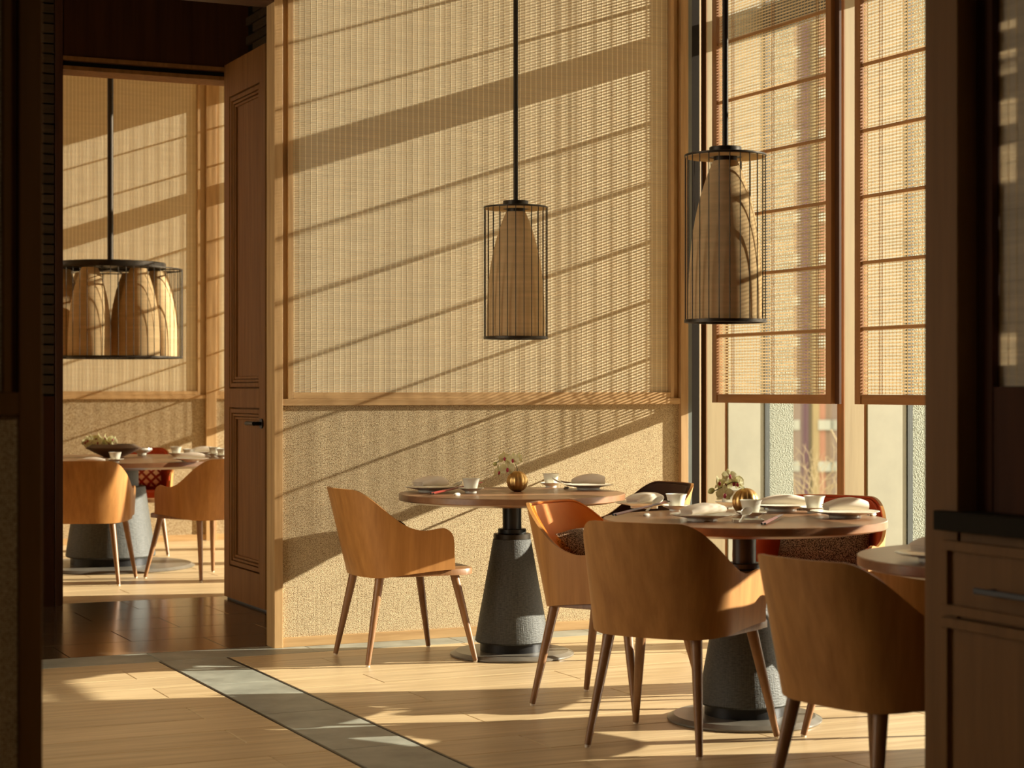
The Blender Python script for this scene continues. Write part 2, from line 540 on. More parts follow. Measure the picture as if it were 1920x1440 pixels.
# ------------------------------------------------------------------ woven panels and blinds
def weave(parent, axis, a0, a1, z0, z1, pitch, h, d, thread_pitch, tw, off, mats, seams=(), facing=-1):
    """horizontal splints and vertical threads filling a panel; axis = direction the splints run"""
    s = B(); z = z0+pitch/2; flat = []
    while z < z1-h/2:
        p = [(-d/2, -h/2), (-d/2, h/2), (d/2, h/2), (d/2, -h/2)] if mats[0] == 'splint' else [(0.0, -h/2), (facing*d*0.75, -h*0.22), (facing*d*0.75, h*0.22), (0.0, h/2)]
        b = len(s.v)
        jit = random.uniform(-0.0004, 0.0004)
        for a in (a0, a1):
            for q, w in p:
                s.v.append((a, off+q, z+w+jit) if axis == 'x' else (off+q, a, z+w+jit))
        for k in range(4):
            m = (k+1) % 4
            s.face((b+k, b+m, b+4+m, b+4+k))
        z += pitch
    s.build('bamboo_splints', M[mats[0]], parent, kind='stuff')
    t = B()
    n = int((a1-a0)/thread_pitch)
    for k in range(n+1):
        a = a0+(a1-a0-n*thread_pitch)/2+k*thread_pitch
        e = off+facing*d*0.77
        if axis == 'x': t.box(a-tw/2, a+tw/2, e-0.0004, e+0.0004, z0, z1)
        else: t.box(e-0.0004, e+0.0004, a-tw/2, a+tw/2, z0, z1)
    t.build('warp_threads', M[mats[1]], parent, kind='stuff')
    if seams:
        q = B()
        for a in seams:
            for da in (-0.009, 0.009):
                e = off+facing*d*0.9
                if axis == 'x': q.box(a+da-0.003, a+da+0.003, e-0.001, e+0.001, z0, z1)
                else: q.box(e-0.001, e+0.001, a+da-0.002, a+da+0.002, z0, z1)
        q.build('seam_threads', M['seam'], parent, kind='stuff')

CEIL = 4.35
def clad_wall(name, x0, x1, yf, label, px0, px1, left_post=True):
    """wall facing -y with a woven panel over a fabric dado; yf = face of the trims"""
    w = struct(B().box(x0, x1, yf+0.03, yf+0.15, 0, CEIL).build(name, M['plaster']), label, 'wall')
    B().box(x0, x1, yf+0.018, yf+0.0302, 0.045, 1.153).build('fabric_panel', M['wallfabric'], w)
    return w
def panel(w, x0, x1, yf, zt=CEIL-0.02):
    """framed woven panel on wall w between x0 and x1 (outer sides of its stiles)"""
    sw = 0.026
    B().box(x0, x0+sw, yf, yf+0.03, 1.184, zt).build('frame_stile', M['oak'], w, bevel=0.0015)
    B().box(x1-0.019, x1, yf, yf+0.03, 1.184, zt).build('frame_stile', M['oak'], w, bevel=0.0015)
    B().box(x0+sw, x1-0.019, yf+0.001, yf+0.03, 1.184, 1.214).build('frame_rail', M['oak_h'], w, bevel=0.0015)
    weave(w, 'x', x0+sw+0.002, x1-0.021, 1.215, zt, 0.0095, 0.0088, 0.0024, 0.0292, 0.0034, yf+0.0257, ('wsplint', 'wthread'))
    B().box(x0+sw, x1-0.019, yf+0.0245, yf+0.0302, 1.214, zt).build('panel_backing', M['plaster'], w)

# back wall of the dining room
YB = 8.615
wall_back = clad_wall('wall_back', 2.793, 5.03, YB, 'sunlit back wall with framed bamboo panel above a nubby fabric dado', 2.82, 4.93)
panel(wall_back, 2.822, 4.934, YB)
B().box(2.793, 4.972, YB-0.004, YB+0.0305, 1.152, 1.184).build('dado_rail', M['oak_h'], wall_back, bevel=0.0015)
bb = struct(B().box(2.793, 4.972, YB+0.002, YB+0.03, 0, 0.045).build('baseboard_back', M['oak_h'], bevel=0.0015), 'pale oak baseboard under the back wall fabric', 'baseboard')
struct(B().box(2.75, 2.793, YB-0.012, YB+0.11, 0, CEIL).build('trim_1', M['oak'], bevel=0.002), 'oak doorpost at the left end of the bamboo wall', 'trim')
struct(B().box(4.972, 5.017, YB-0.008, YB+0.15, 0, CEIL).build('trim_2', M['oak'], bevel=0.002), 'oak post closing the right end of the bamboo wall', 'trim')
struct(B().box(5.0175, 5.04, YB-0.004, YB+0.15, 0, CEIL).build('trim_3', M['grey_metal']), 'thin grey metal strip beside the right oak post', 'trim')
struct(B().box(5.055, 5.2, 8.80, 9.1, 0, CEIL).build('trim_4', M['corner'], bevel=0.004), 'dark bronze column in the corner behind the wall end', 'trim')

# ------------------------------------------------------------------ window wall on the right
RP = 5.27                     # inner face of the piers
PITCH = 1.284
def pier_y(k): return 4.70 if k == 3 else 8.84-PITCH*k
wall_right = struct(B().box(RP, 5.80, -1.2, 15.3, 4.05, 4.5).box(RP, 5.80, -1.2, 2.42, 0, 4.05).box(RP, 5.80, 9.1, 9.9, 0, 4.05).box(RP, 5.80, pier_y(4)+0.056, pier_y(3)-0.001, 0, 4.05).box(RP+0.02, 5.80, 2.3, 15.3, -0.25, 0.03).build('wall_right', M['plaster']), 'window wall on the right, between and above the tall windows', 'wall')
def pier(y, thick=0.055):
    B().box(RP, RP+0.111, y, y+thick, 0, 4.05).build('pier_wood', M['cream_wood'], wall_right, bevel=0.001)
    B().box(RP+0.1112, RP+0.134, y+0.012, y+thick-0.012, 0, 4.05).build('shadow_gap', M['teak'], wall_right)
    B().box(RP+0.1342, RP+0.36, y, y+thick, 0, 4.05).build('lining', M['pale_lining'], wall_right)
    B().box(RP+0.395, RP+0.56, y+0.01, y+thick+0.03, 0, 4.05).build('stucco_reveal', M['stucco'], wall_right)
ypiers = [pier_y(k) for k in range(6)]+[9.9+1.27*k for k in range(5)]
for y in ypiers: pier(y)
# small skin of warm wood on the room-facing edge of each pier
for y in ypiers:
    B().box(RP-0.006, RP-0.0002, y, y+0.055, 0, 4.05).build('pier_face', M['teak'], wall_right)
GLR = RP+0.365
def window(i, y0, y1):
    w = struct(B().box(GLR, GLR+0.03, y0, y0+0.022, 0.03, 4.05).box(GLR, GLR+0.03, y1-0.006, y1, 0.03, 4.05).box(GLR, GLR+0.03, y0+0.022, y1-0.006, 0.03, 0.06).box(GLR, GLR+0.03, y0+0.022, y1-0.006, 4.02, 4.05).build('window_%d' % i, M['dark_metal']), 'tall window in the right wall, number %d from the corner' % i, 'window')
    B().box(GLR+0.012, GLR+0.016, y0+0.0225, y1-0.0065, 0.0605, 4.0195).build('pane', M['glass'], w)
    B().box(GLR-0.02, GLR+0.03, y0+0.0225, y1-0.0065, 3.185, 3.335).build('transom', M['dark_metal'], w)
    return w
for k in (0, 1, 2, 4):
    window(k+1 if k < 3 else 4, pier_y(k+1)+0.056, pier_y(k)-0.001)
for k in range(4):
    window(k+5, ypiers[6+k]+0.056, ypiers[7+k]-0.001)

# blinds hanging in front of the windows, each one a thing
ZB = 1.16
BLR = 5.17
def make_blind(label):
    t = thing('woven_blind', label, 'blind', (BLR, 0, 0), 0, 'woven bamboo blinds on the window wall')
    L, zt = 1.122, CEIL
    B().box(-0.015, 0.015, 0.036, 0.081, ZB, zt).build('stile', M['teak'], t, bevel=0.002)
    B().box(0.008, 0.020, 0.0, 0.0355, ZB, zt).build('shade_strip', M['darkwood'], t)  # darker wood stands in for the shadow gap between the frames
    B().box(-0.02, 0.02, L-0.045, L, ZB, zt).build('stile', M['teak'], t, bevel=0.002)
    B().box(-0.014, 0.014, 0.0815, L-0.0455, ZB, ZB+0.045).build('bottom_rail', M['teak_y'], t, bevel=0.002)
    B().box(-0.014, 0.014, 0.0815, L-0.0455, zt-0.04, zt).build('head_rail', M['teak_y'], t, bevel=0.002)
    weave(t, 'y', 0.082, L-0.047, ZB+0.046, zt-0.041, 0.0152, 0.0078, 0.0022, 0.0272, 0.0030, 0.0, ('splint', 'thread'), seams=(0.17, 0.56, 0.94))
    for i in range(9):
        z = 1.511+0.306*i
        if z > zt-0.06: break
        B().box(-0.008, 0.008, 0.082, L-0.046, z-0.007, z+0.007).build('batten', M['seam'], t)
    return t
b0 = make_blind('woven bamboo blind nearest the corner, behind the right pendant lamp')
b0.location = (BLR, 7.469, 0)
for k, lab in ((1, 'woven bamboo blind right of the corner one, half hidden by the pillar'), (2, 'woven bamboo blind third from the corner, behind the foreground pillar'), (4, 'woven bamboo blind fifth from the corner, behind the dark foreground screen')):
    dup(b0, (BLR, 7.469-PITCH*k, 0), 0, lab)
for k, (y, lab) in enumerate(((9.98, 'woven blind in the far room corner, hidden by the open door'), (11.25, 'woven blind in the far room, second from its near corner'), (12.52, 'woven blind in the far room, third from its near corner'), (13.79, 'woven blind in the far room, next to its end wall'))):
    dup(b0, (BLR, y, 0), 0, lab, 'woven blinds of the far room')

# ------------------------------------------------------------------ passage, door and far room
YD = 10.83
wall_passage = struct(B().box(0.1, 2.15, YD+0.02, YD+0.2, 0, CEIL).box(3.30, 5.05, 8.775, 9.62, 0, CEIL).box(5.05, 5.26, 9.11, 9.62, 0, CEIL).box(3.30, 3.45, 9.62, 11.0, 0, CEIL).box(2.15, 3.30, YD+0.03, YD+0.2, 3.15, CEIL).build('wall_passage', M['mortar']), 'dark walls of the passage around the far doorway', 'wall')
# header over the passage mouth
struct(B().box(-0.6, 2.75, YB-0.012, YB+0.14, 3.07, CEIL).build('trim_5', M['darkwood']), 'dark wooden header beam over the passage mouth', 'trim')
B().box(2.2, 3.30, YD-0.005, YD+0.0295, 3.13, CEIL).build('overdoor_panel', M['darkpanel'], wall_passage)
B().box(2.162, 2.205, YD-0.02, YD+0.2, 0, CEIL).build('door_jamb', M['darkwood'], wall_passage, bevel=0.003)
B().box(2.205, 3.2995, YD-0.02, YD+0.2, 3.105, 3.128).build('lintel', M['door'], wall_passage)
B().box(2.205, 3.2995, YD+0.02, YD+0.2, 3.075, 3.1045).build('lintel_groove', M['black'], wall_passage)
B().box(2.205, 3.2995, YD-0.01, YD+0.2, 3.052, 3.0745).build('lintel_bead', M['door'], wall_passage)
bm1 = B().slab(-0.125, 0.125, -0.024, 0.024, -0.02, 0.0, 0.003).mesh('brick', M['brick'])
z = 1.20; k = 0
while z < CEIL-0.06:
    for x in (2.035-0.252, 2.035):
        o = put('brick', bm1, wall_passage, (x, YD+0.0, z+0.028), (PI/2, 0, 0))
    z += 0.057; k += 1
B().box(0.1, 2.16, YD+0.0, YD+0.019, 0, 1.19).build('plinth_panel', M['darkpanel'], wall_passage)
z = 3.15; k = 0
while z < 3.75:
    y = 9.9+(0.125 if k % 2 else 0)
    while y < 10.75:
        put('brick', bm1, wall_passage, (3.28, y+0.02, z+0.028), (PI/2, 0, -PI/2)); y += 0.255
    z += 0.057; k += 1

# door leaf, swung into the passage
d = struct(B().build if False else thing('door_1', 'tall brown panelled door standing open in the passage', 'door', (3.15, 10.02, 0)))
W_, H_, T_ = 0.80, 3.14, 0.05
def dbox(y0, y1, z0, z1, name, mat='door', x0=0.0, x1=T_, bev=0.002):
    return B().box(x0, x1, y0, y1, z0, z1).build(name, M[mat], d, bevel=bev)
SW = 0.105
dbox(0, SW, 0.012, H_, 'door_stile'); dbox(W_-SW, W_, 0.012, H_, 'door_stile')
dbox(SW, W_-SW, 0.012, 0.20, 'door_rail'); dbox(SW, W_-SW, 1.125, 1.235, 'door_rail'); dbox(SW, W_-SW, H_-0.20, H_, 'door_rail')
for z0, z1 in ((0.20, 1.125), (1.235, H_-0.20)):
    dbox(SW, W_-SW, z0, z1, 'door_panel', 'door', 0.030, 0.040, 0)
    for ins, w, x in ((0.008, 0.024, 0.003), (0.036, 0.014, 0.010), (0.054, 0.014, 0.017)):
        m = B()
        a0, a1, c0, c1 = SW+ins, W_-SW-ins, z0+ins, z1-ins
        m.box(x, 0.0299, a0, a0+w, c0, c1).box(x, 0.0299, a1-w, a1, c0, c1).box(x, 0.0299, a0+w, a1-w, c0, c0+w).box(x, 0.0299, a0+w, a1-w, c1-w, c1)
        m.build('moulding', M['door'], d, bevel=0.003)
h = B().cyl((-0.008, 0.055, 1.04), (0.001, 0.055, 1.04), 0.028, n=24).build('door_handle', M['black'], d)
B().cyl((-0.05, 0.055, 1.04), (-0.006, 0.055, 1.04), 0.011, n=12).cyl((-0.05, 0.045, 1.04), (-0.05, 0.19, 1.04), 0.0115, n=12).build('lever', M['black'], h)
for zz in (0.012,):
    dbox(0.02, W_-0.02, 0.0, 0.012, 'bottom_seal', 'black', 0.015, 0.035, 0)

# far room
YF = 15.0
B().box(3.4505, 3.47, 9.63, 11.0, 0, CEIL).box(3.47, 5.26, 9.6205, 9.64, 0, CEIL).box(0.1, 2.16, 11.0305, 11.05, 0, CEIL).box(2.16, 3.45, 11.0305, 11.05, 3.2, CEIL).build('bounce_face', M['plaster'], wall_passage)  # unseen pale facing added to bounce more light into the far room
wall_far = clad_wall('wall_far', 0.3, 5.27, YF, 'far room end wall with bamboo panels over fabric dado', 0.4, 4.165)
panel(wall_far, 1.2, 4.165, YF)
B().box(0.3, 4.213, YF-0.004, YF+0.0305, 1.152, 1.184).build('dado_rail', M['oak_h'], wall_far, bevel=0.0015)
B().box(4.214, 4.30, YF-0.012, YF+0.03, 0, CEIL).build('oak_post', M['oak'], wall_far, bevel=0.002)
panel(wall_far, 4.301, 5.2, YF)
B().box(4.301, 5.26, YF-0.004, YF+0.0305, 1.152, 1.184).build('dado_rail', M['oak_h'], wall_far, bevel=0.0015)
struct(B().box(0.3, 5.27, YF+0.002, YF+0.03, 0, 0.05).build('baseboard_far', M['oak_h']), 'oak baseboard along the far room end wall', 'baseboard')
struct(B().box(-0.6, -0.45, 4.1, 5.6, 0, CEIL).box(-0.6, -0.45, 8.0, 15.3, 0, CEIL).box(-0.6, -0.45, 5.6, 8.0, 0, 0.5).box(-0.6, -0.45, 5.6, 8.0, 2.9, CEIL).build('wall_left', M['plaster']), 'unseen left wall with an opening added to let fill light in', 'wall')  # the gap between these boxes is added to admit sky fill from the left
struct(B().box(-2, 2.87, -1.2, 4.25, 2.55, 2.65).box(-2, 2.87, 4.15, 4.25, 2.65, CEIL).build('corridor_light_block', M['darkpanel']), 'unseen low ceiling added over the viewer to block light', 'ceiling')  # added to keep the dining room's light off the viewer's side
struct(B().box(-2, 5.8, -1.2, 15.3, CEIL, CEIL+0.1).build('ceiling', M['ceiling']), 'brown plaster ceiling above the frame', 'ceiling')

# foreground partition on the left
YL = 4.1
wl = struct(B().box(-2.0, 0.742, YL+0.02, YL+0.14, 0, CEIL).build('wall_foreground', M['darkpanel']), 'dark panelled partition at the left edge of the view', 'wall')
B().box(0.1, 0.7415, YL+0.012, YL+0.0198, 0.05, 1.174).build('fabric_panel', M['wallfabric'], wl)
B().box(0.1, 0.7415, YL-0.004, YL+0.0198, 1.175, 1.223).build('dado_rail', M['cab'], wl, bevel=0.002)
B().box(0.710, 0.727, YL-0.002, YL+0.0198, 1.2235, CEIL).build('frame_stile', M['cab'], wl, bevel=0.002)
weave(wl, 'x', 0.1, 0.709, 1.224, CEIL, 0.0095, 0.0078, 0.004, 0.0292, 0.003, YL+0.019, ('wsplint', 'wthread'))
struct(B().box(0.743, 0.793, YL-0.0, YL+0.12, 0, CEIL).build('trim_6', M['cab'], bevel=0.004), 'dark wooden post at the left edge of the view', 'trim')
struct(B().box(-2, -1.9, -1.2, YL, 0, CEIL).box(-2, 5.27, -1.3, -1.2, 0, CEIL).build('wall_behind', M['darkpanel']), 'dark walls behind the viewer', 'wall')

# foreground pillar, screen and cabinet on the right
struct(B().box(2.88, 3.01, 3.664, 3.792, 0, CEIL).build('trim_7', M['cab'], bevel=0.003), 'brown wooden pillar in the right foreground', 'trim')
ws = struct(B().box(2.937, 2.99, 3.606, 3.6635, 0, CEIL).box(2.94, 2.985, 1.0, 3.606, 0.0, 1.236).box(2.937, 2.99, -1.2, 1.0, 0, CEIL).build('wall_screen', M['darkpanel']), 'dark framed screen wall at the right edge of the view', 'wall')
weave(ws, 'y', 1.0, 3.605, 1.237, CEIL, 0.0100, 0.0099, 0.002, 0.0292, 0.0025, 2.96, ('splint', 'thread'))
struct(B().box(3.07, 5.265, 3.66, 3.72, 0, CEIL).build('wall_light_block', M['darkpanel']), 'unseen dark wall added to keep light off the nearest armchair', 'wall')  # unseen, added to darken what the nearest chair faces
holes = [(2.086, 2.11), (1.98, 2.04), (1.86, 1.924), (1.721, 1.814), (1.613, 1.646), (1.456, 1.508), (1.287, 1.366)]  # slots of an added board, shaped to throw light patches on the screen
hb = B().box(3.055, 3.065, 1.0, 3.515, 0, CEIL).box(3.055, 3.065, 3.63, 3.66, 0, CEIL)
zl = 0.0
for i, (h0, h1) in reversed(list(enumerate(holes))):
    hb.box(3.055, 3.065, 3.515, 3.63, zl, h0+0.031)
    if i in (4, 5): hb.box(3.055, 3.065, 3.515, 3.577, h0+0.031, h1+0.031)
    zl = h1+0.031
hb.box(3.055, 3.065, 3.515, 3.63, zl, CEIL)
hb.build('light_patch_mask', M['darkpanel'], ws)
B().box(2.99, 3.055, 3.637, 3.66, 0, CEIL).build('mask_edge', M['darkpanel'], ws)
cab = thing('sideboard', 'wooden sideboard with drawer under a dark stone worktop at the right edge', 'cabinet', (2.885, 3.715, 0))
cy0, cy1 = -1.2, 0.0
B().box(0.002, 0.05, cy0, cy1, 0.06, 0.89).build('body', M['cab'], cab)
def frontpanel(name, y0, y1, z0, z1, fr):
    f = B().box(-0.02, 0.0018, y0, y1, z1-fr, z1).box(-0.02, 0.0018, y0, y1, z0, z0+fr).box(-0.02, 0.0018, y0, y0+fr, z0+fr, z1-fr).box(-0.02, 0.0018, y1-fr, y1, z0+fr, z1-fr).build(name, M['cab'], cab, bevel=0.0015)
    B().box(-0.008, 0.0016, y0+fr+0.0005, y1-fr-0.0005, z0+fr+0.0005, z1-fr-0.0005).build('inset_panel', M['cab'], f)
    return f
dr = frontpanel('drawer', -0.62, -0.006, 0.688, 0.866, 0.024)
B().box(-0.05, -0.040, -0.46, -0.165, 0.752, 0.766).box(-0.040, -0.0082, -0.20, -0.19, 0.754, 0.764).box(-0.040, -0.0082, -0.44, -0.43, 0.754, 0.764).build('pull_handle', M['black'], dr, bevel=0.002)
frontpanel('cabinet_door', -0.62, -0.006, 0.09, 0.680, 0.024)
dr2 = frontpanel('drawer', cy0+0.006, -0.628, 0.688, 0.866, 0.024)
frontpanel('cabinet_door', cy0+0.006, -0.628, 0.09, 0.680, 0.024)
B().box(0.005, 0.048, cy0, cy1, 0.0, 0.06).build('plinth', M['darkwood'], cab)
tag(B().box(2.852, 2.934, 2.51, 3.722, 0.89, 0.937).build('worktop', M['stone_top'], bevel=0.003), 'dark stone worktop lying on the sideboard at the right edge', 'worktop')

# ------------------------------------------------------------------ chairs
def sgnpow(x, p): return math.copysign(abs(x)**p, x)
def smooth(t):
    t = min(1, max(0, t)); return t*t*(3-2*t)
A1 = 0.70
def plan(a, z, inset=0.0):
    """plan point of the shell; a runs -1..1 from the left arm front round the back to the right arm front"""
    t = (z-0.39)/0.39
    w = 0.268+0.022*t-inset
    d = 0.198+0.100*t-inset
    y0 = -0.03
    if abs(a) <= A1:
        ta = a/A1*PI/2
        x = w*sgnpow(math.sin(ta), 0.80)
        y = y0-d*abs(math.cos(ta))**0.80
    else:
        q = (abs(a)-A1)/(1-A1)
        x = math.copysign(w+0.010*q, a)
        y = y0+q*(0.170+0.015*(1-min(1, max(0, t)/0.56)))
    return Vector((x, y, 0))
def htop(a):
    a = abs(a)
    h = 0.785-0.004*a-(0.785-0.603)*smooth((a-0.22)/0.54)
    if a > 0.76: h += 0.012*smooth((a-0.76)/0.18)
    R = 0.10
    if a > 1-R:
        q = (a-(1-R))/R
        h -= 0.055*(1-math.sqrt(max(0, 1-q*q)))
    if 0.14 < a: pass
    return h
def hbot(a): return 0.388+0.034*smooth((abs(a)-0.25)/0.75)
NA, NZ = 72, 9
AS = []
for i in range(NA+1):
    q = -1+2*i/NA
    AS.append(q)
# finer near the arm tips
AS = sorted(set([round(x, 5) for x in AS]+[s*x for s in (-1, 1) for x in (0.93, 0.985, 0.995)]))
def wall_pts(inset, dz=0.0, zb=None):
    rows = []
    for a in AS:
        zt = htop(a)-dz; b = hbot(a) if zb is None else zb
        rows.append([plan(a, b+(zt-b)*j/NZ, inset)+Vector((0, 0, b+(zt-b)*j/NZ)) for j in range(NZ+1)])
    return rows
def thick_shell(inset, th, dz=0.0, zb=None):
    O, I = wall_pts(inset, dz, zb), wall_pts(inset+th, dz, zb)
    g = B(); n = len(AS)
    g.grid(O); g.grid(I)
    b2 = n*(NZ+1)
    ix = lambda i, j, s: (b2 if s else 0)+i*(NZ+1)+j
    # flip inner
    half = len(g.f)//2
    g.f = [tuple(reversed(f)) for f in g.f[:half]]+g.f[half:]
    for i in range(n-1):
        g.face((ix(i, NZ, 0), ix(i, NZ, 1), ix(i+1, NZ, 1), ix(i+1, NZ, 0)))
        g.face((ix(i, 0, 0), ix(i+1, 0, 0), ix(i+1, 0, 1), ix(i, 0, 1)))
    for i in (0, n-1):
        for j in range(NZ):
            f = (ix(i, j, 0), ix(i, j, 1), ix(i, j+1, 1), ix(i, j+1, 0))
            g.face(f if i else f[::-1])
    return g
def seat_outline(z, inset, front):
    pts = [plan(a, z, inset) for a in AS if abs(a) <= 0.985]
    xs_ = pts[-1].x
    fr = []
    for k in range(1, 12):
        t = PI*k/12
        fr.append(Vector((xs_*sgnpow(math.cos(t), 0.55), pts[-1].y+(front-pts[-1].y)*abs(math.sin(t))**0.55, 0)))
    return pts+fr
def pad(z0, z1, inset, front, rnd):
    g = B(); rings = []
    prof = [(inset, z0), (inset, z1-rnd), (inset+rnd*0.3, z1-rnd*0.3), (inset+rnd, z1)]
    for ins, z in prof:
        o = seat_outline(0.43, ins, front-(ins-inset))
        st = len(g.v); g.v += [(p.x, p.y, z) for p in o]; rings.append(range(st, st+len(o)))
    n = len(rings[0])
    for A_, C_ in zip(rings, rings[1:]):
        for k in range(n):
            m = (k+1) % n
            g.face((A_[k], A_[m], C_[m], C_[k]), True)
    g.face(list(rings[-1])); g.face(list(rings[0])[::-1])
    return g
SHELL = thick_shell(0, 0.012).mesh('shell', M['ply'])
EDGE = None
def make_chair(leather_key, label, loc):
    t = thing('dining_chair', label, 'chair', loc, 0, 'curved plywood dining chairs')
    put('shell', SHELL, t)
    thick_shell(0.0125, 0.016, 0.012, 0.424).build('lining', M[leather_key], t)
    rim = [plan(a, htop(a), 0.014)+Vector((0, 0, htop(a)-0.0065)) for a in AS]
    B().tube(rim, 0.0050, 8).build('piping', M[leather_key], t)
    pad(0.395, 0.4235, 0.014, 0.285, 0.006).build('seat_base', M['walnut'], t)
    pad(0.4238, 0.470, 0.034, 0.165, 0.018).build('seat_pad', M[leather_key], t)
    for sx, (tx, ty), (fx, fy) in ((1, (0.165, -0.165), (0.212, -0.24)), (-1, (0.165, -0.165), (0.212, -0.24)), (1, (0.215, 0.175), (0.280, 0.252)), (-1, (0.215, 0.175), (0.280, 0.252))):
        p1 = Vector((sx*tx, ty, 0.396)); p0 = Vector((sx*fx, fy, 0.008))
        p2 = p0+(p1-p0)*0.5
        lg = B().tube([p0, p2, p1], [0.0115, 0.0165, 0.0205], 14).build('leg', M['walnut'], t)
        B().cyl((p0.x, p0.y, 0.0), (p0.x, p0.y, 0.012), 0.0095, n=10).build('foot_glide', M['glide'], lg)
    return t
def ang(deg): return math.radians(deg-90)
def chair_at(proto, used, x, y, deg, label):
    if not used:
        proto.location = (x, y, 0); proto.rotation_euler = (0, 0, ang(deg)); proto['label'] = label
        return proto
    return dup(proto, (x, y, 0), ang(deg), label)
orange = make_chair('orange_leather', 'x', (0, 0, 0))
red = make_chair('shaded_leather', 'x', (0, 0, 0))
brown = make_chair('dark_shaded_leather', 'x', (0, 0, 0))
c1 = chair_at(brown, 0, 3.182, 8.067, 0, 'plywood armchair seen from the side at the left of the table by the bamboo wall')
c7 = chair_at(brown, 1, 4.235, 7.89, 181, 'armchair with lining coloured dark for shade in the corner beyond the wall table')
c2 = chair_at(orange, 0, 3.30, 5.767, 34, 'plywood armchair seen from behind in front of the middle table')
c6 = chair_at(orange, 1, 3.453, 6.489, 360-7.2, 'armchair with bright orange lining turned towards us beside the wall table pedestal')
c5 = chair_at(orange, 1, 4.112, 5.52, 115, 'armchair tucked between the middle table and the small right table')
c3 = chair_at(orange, 1, 3.083, 4.246, 8.5, 'large shadowed plywood armchair nearest to us beside the right pillar')
c4 = chair_at(red, 0, 4.345, 6.465, 217, 'armchair with rust red, shade-toned lining facing us behind the middle table')
c8 = chair_at(orange, 1, 2.618, 12.06, 72, 'plywood armchair seen from behind at the left in the far room')
c9 = chair_at(orange, 1, 3.37, 12.05, 113, 'plywood armchair in the far room beside the open door edge')
c10 = chair_at(red, 1, 3.40, 14.05, 248, 'armchair with red, shade-toned lining behind the big round table in the far room')

# c6 direction from its measured feet
fx, fz = 0.85, -0.53
c6.rotation_euler = (0, 0, math.atan2(-fx*SF+fz*CF, fx*CF+fz*SF)-PI/2)
c6.location = (0.395*CF+7.40*SF, -0.395*SF+7.40*CF, 0)
c2.location = (0.565*CF+6.59*SF, -0.565*SF+6.59*CF, 0)

# cushions
def cushion_mesh(name, w, h, t, mat):
    P = []
    n = 18
    g = B()
    for side in (1, -1):
        rows = []
        for i in range(n+1):
            row = []
            for j in range(n+1):
                u, v = -1+2*i/n, -1+2*j/n
                pin = 1-0.06*(1-u*u)*abs(v)**4-0.06*(1-v*v)*abs(u)**4
                th_ = t/2*((1-u**4)*(1-v**4))**0.5
                row.append((u*w/2*(1-0.05*(1-v*v)*0+(-0.05)*(1-abs(v))*abs(u)), side*th_, v*h/2*(1-0.05*(1-abs(u))*abs(v))))
            rows.append(row)
        b = len(g.f)
        g.grid(rows)
        if side == -1:
            g.f[b:] = [tuple(reversed(f)) for f in g.f[b:]]
    return g.mesh(name, mat)
def place_cushion(chair, me, label, lx, ly, lz, tilt, yaw=0, roll=0):
    M4 = Matrix.Translation(chair.location) @ chair.rotation_euler.to_matrix().to_4x4() @ Matrix.Translation((lx, ly, lz)) @ Euler((tilt, roll, yaw)).to_matrix().to_4x4()
    o = put('cushion', me)
    o.location = M4.to_translation(); o.rotation_euler = M4.to_euler()
    tag(o, label, 'cushion')
    return o
cm = cushion_mesh('cushion', 0.40, 0.25, 0.11, M['cushion'])
place_cushion(c4, cm, 'speckled brown boucle cushion leaning in the armchair with the shade-toned lining', 0.0, -0.165, 0.613, math.radians(14))
place_cushion(c6, cushion_mesh('cushion', 0.38, 0.25, 0.11, M['cushion']), 'speckled brown boucle cushion lying in the orange lined armchair', -0.02, -0.09, 0.585, math.radians(48), math.radians(8))
place_cushion(c10, cushion_mesh('cushion', 0.36, 0.25, 0.10, M['lattice']), 'lattice patterned red and cream cushion in the far armchair', 0.0, -0.165, 0.613, math.radians(14))

# ------------------------------------------------------------------ tables
def make_table(label, loc):
    t = thing('pedestal_table', label, 'table', loc, 0, 'round pedestal tables in the dining room')
    R = 0.525
    B().lathe([(0, 0.707), (R-0.07, 0.707), (R-0.012, 0.7175), (R-0.003, 0.7195), (R, 0.723), (R, 0.7475), (R-0.0025, 0.75), (0, 0.75)], 96).build('tabletop', M['tabletop'], t, sharp=30)
    B().lathe([(0.0, 0.585), (0.044, 0.585), (0.044, 0.697), (0.12, 0.697), (0.12, 0.7065), (0, 0.7065)], 40, smooth=True).build('column', M['column'], t, sharp=30)
    B().lathe([(0, 0.562), (0.064, 0.562), (0.066, 0.565), (0.066, 0.582), (0.063, 0.585), (0, 0.585)], 40).build('collar', M['column'], t, sharp=30)
    B().lathe([(0, 0.538), (0.085, 0.538), (0.0865, 0.5395), (0.0865, 0.560), (0.085, 0.562), (0, 0.562)], 40).build('collar', M['iron'], t, sharp=30)
    B().lathe([(0, 0.0625), (0.165, 0.0625), (0.172, 0.07), (0.088, 0.536), (0.086, 0.538), (0, 0.538)], 64).build('pedestal', M['cone'], t, sharp=30)
    B().lathe([(0, 0.0225), (0.148, 0.0225), (0.148, 0.0622), (0, 0.0622)], 48).build('plinth_ring', M['black'], t, sharp=30)
    B().lathe([(0, 0), (0.283, 0), (0.287, 0.004), (0.287, 0.010), (0.262, 0.022), (0, 0.022)], 80).build('base_plate', M['plate_stone'], t, sharp=20)
    return t
T1 = (3.688, 7.945, 0); T2 = (3.747, 6.017, 0); T3 = (3.66, 4.27, 0); T4 = (2.99, 13.05, 0)
t1 = make_table('round pedestal table standing before the bamboo wall', T1)
dup(t1, T2, 0, 'round pedestal table in the middle, laid with an orchid ball vase and many plates')
dup(t1, T3, 0, 'round pedestal table cut off by the right pillar')
big = thing('banquet_table', 'large round table on a thick grey pedestal in the far room', 'table', T4)
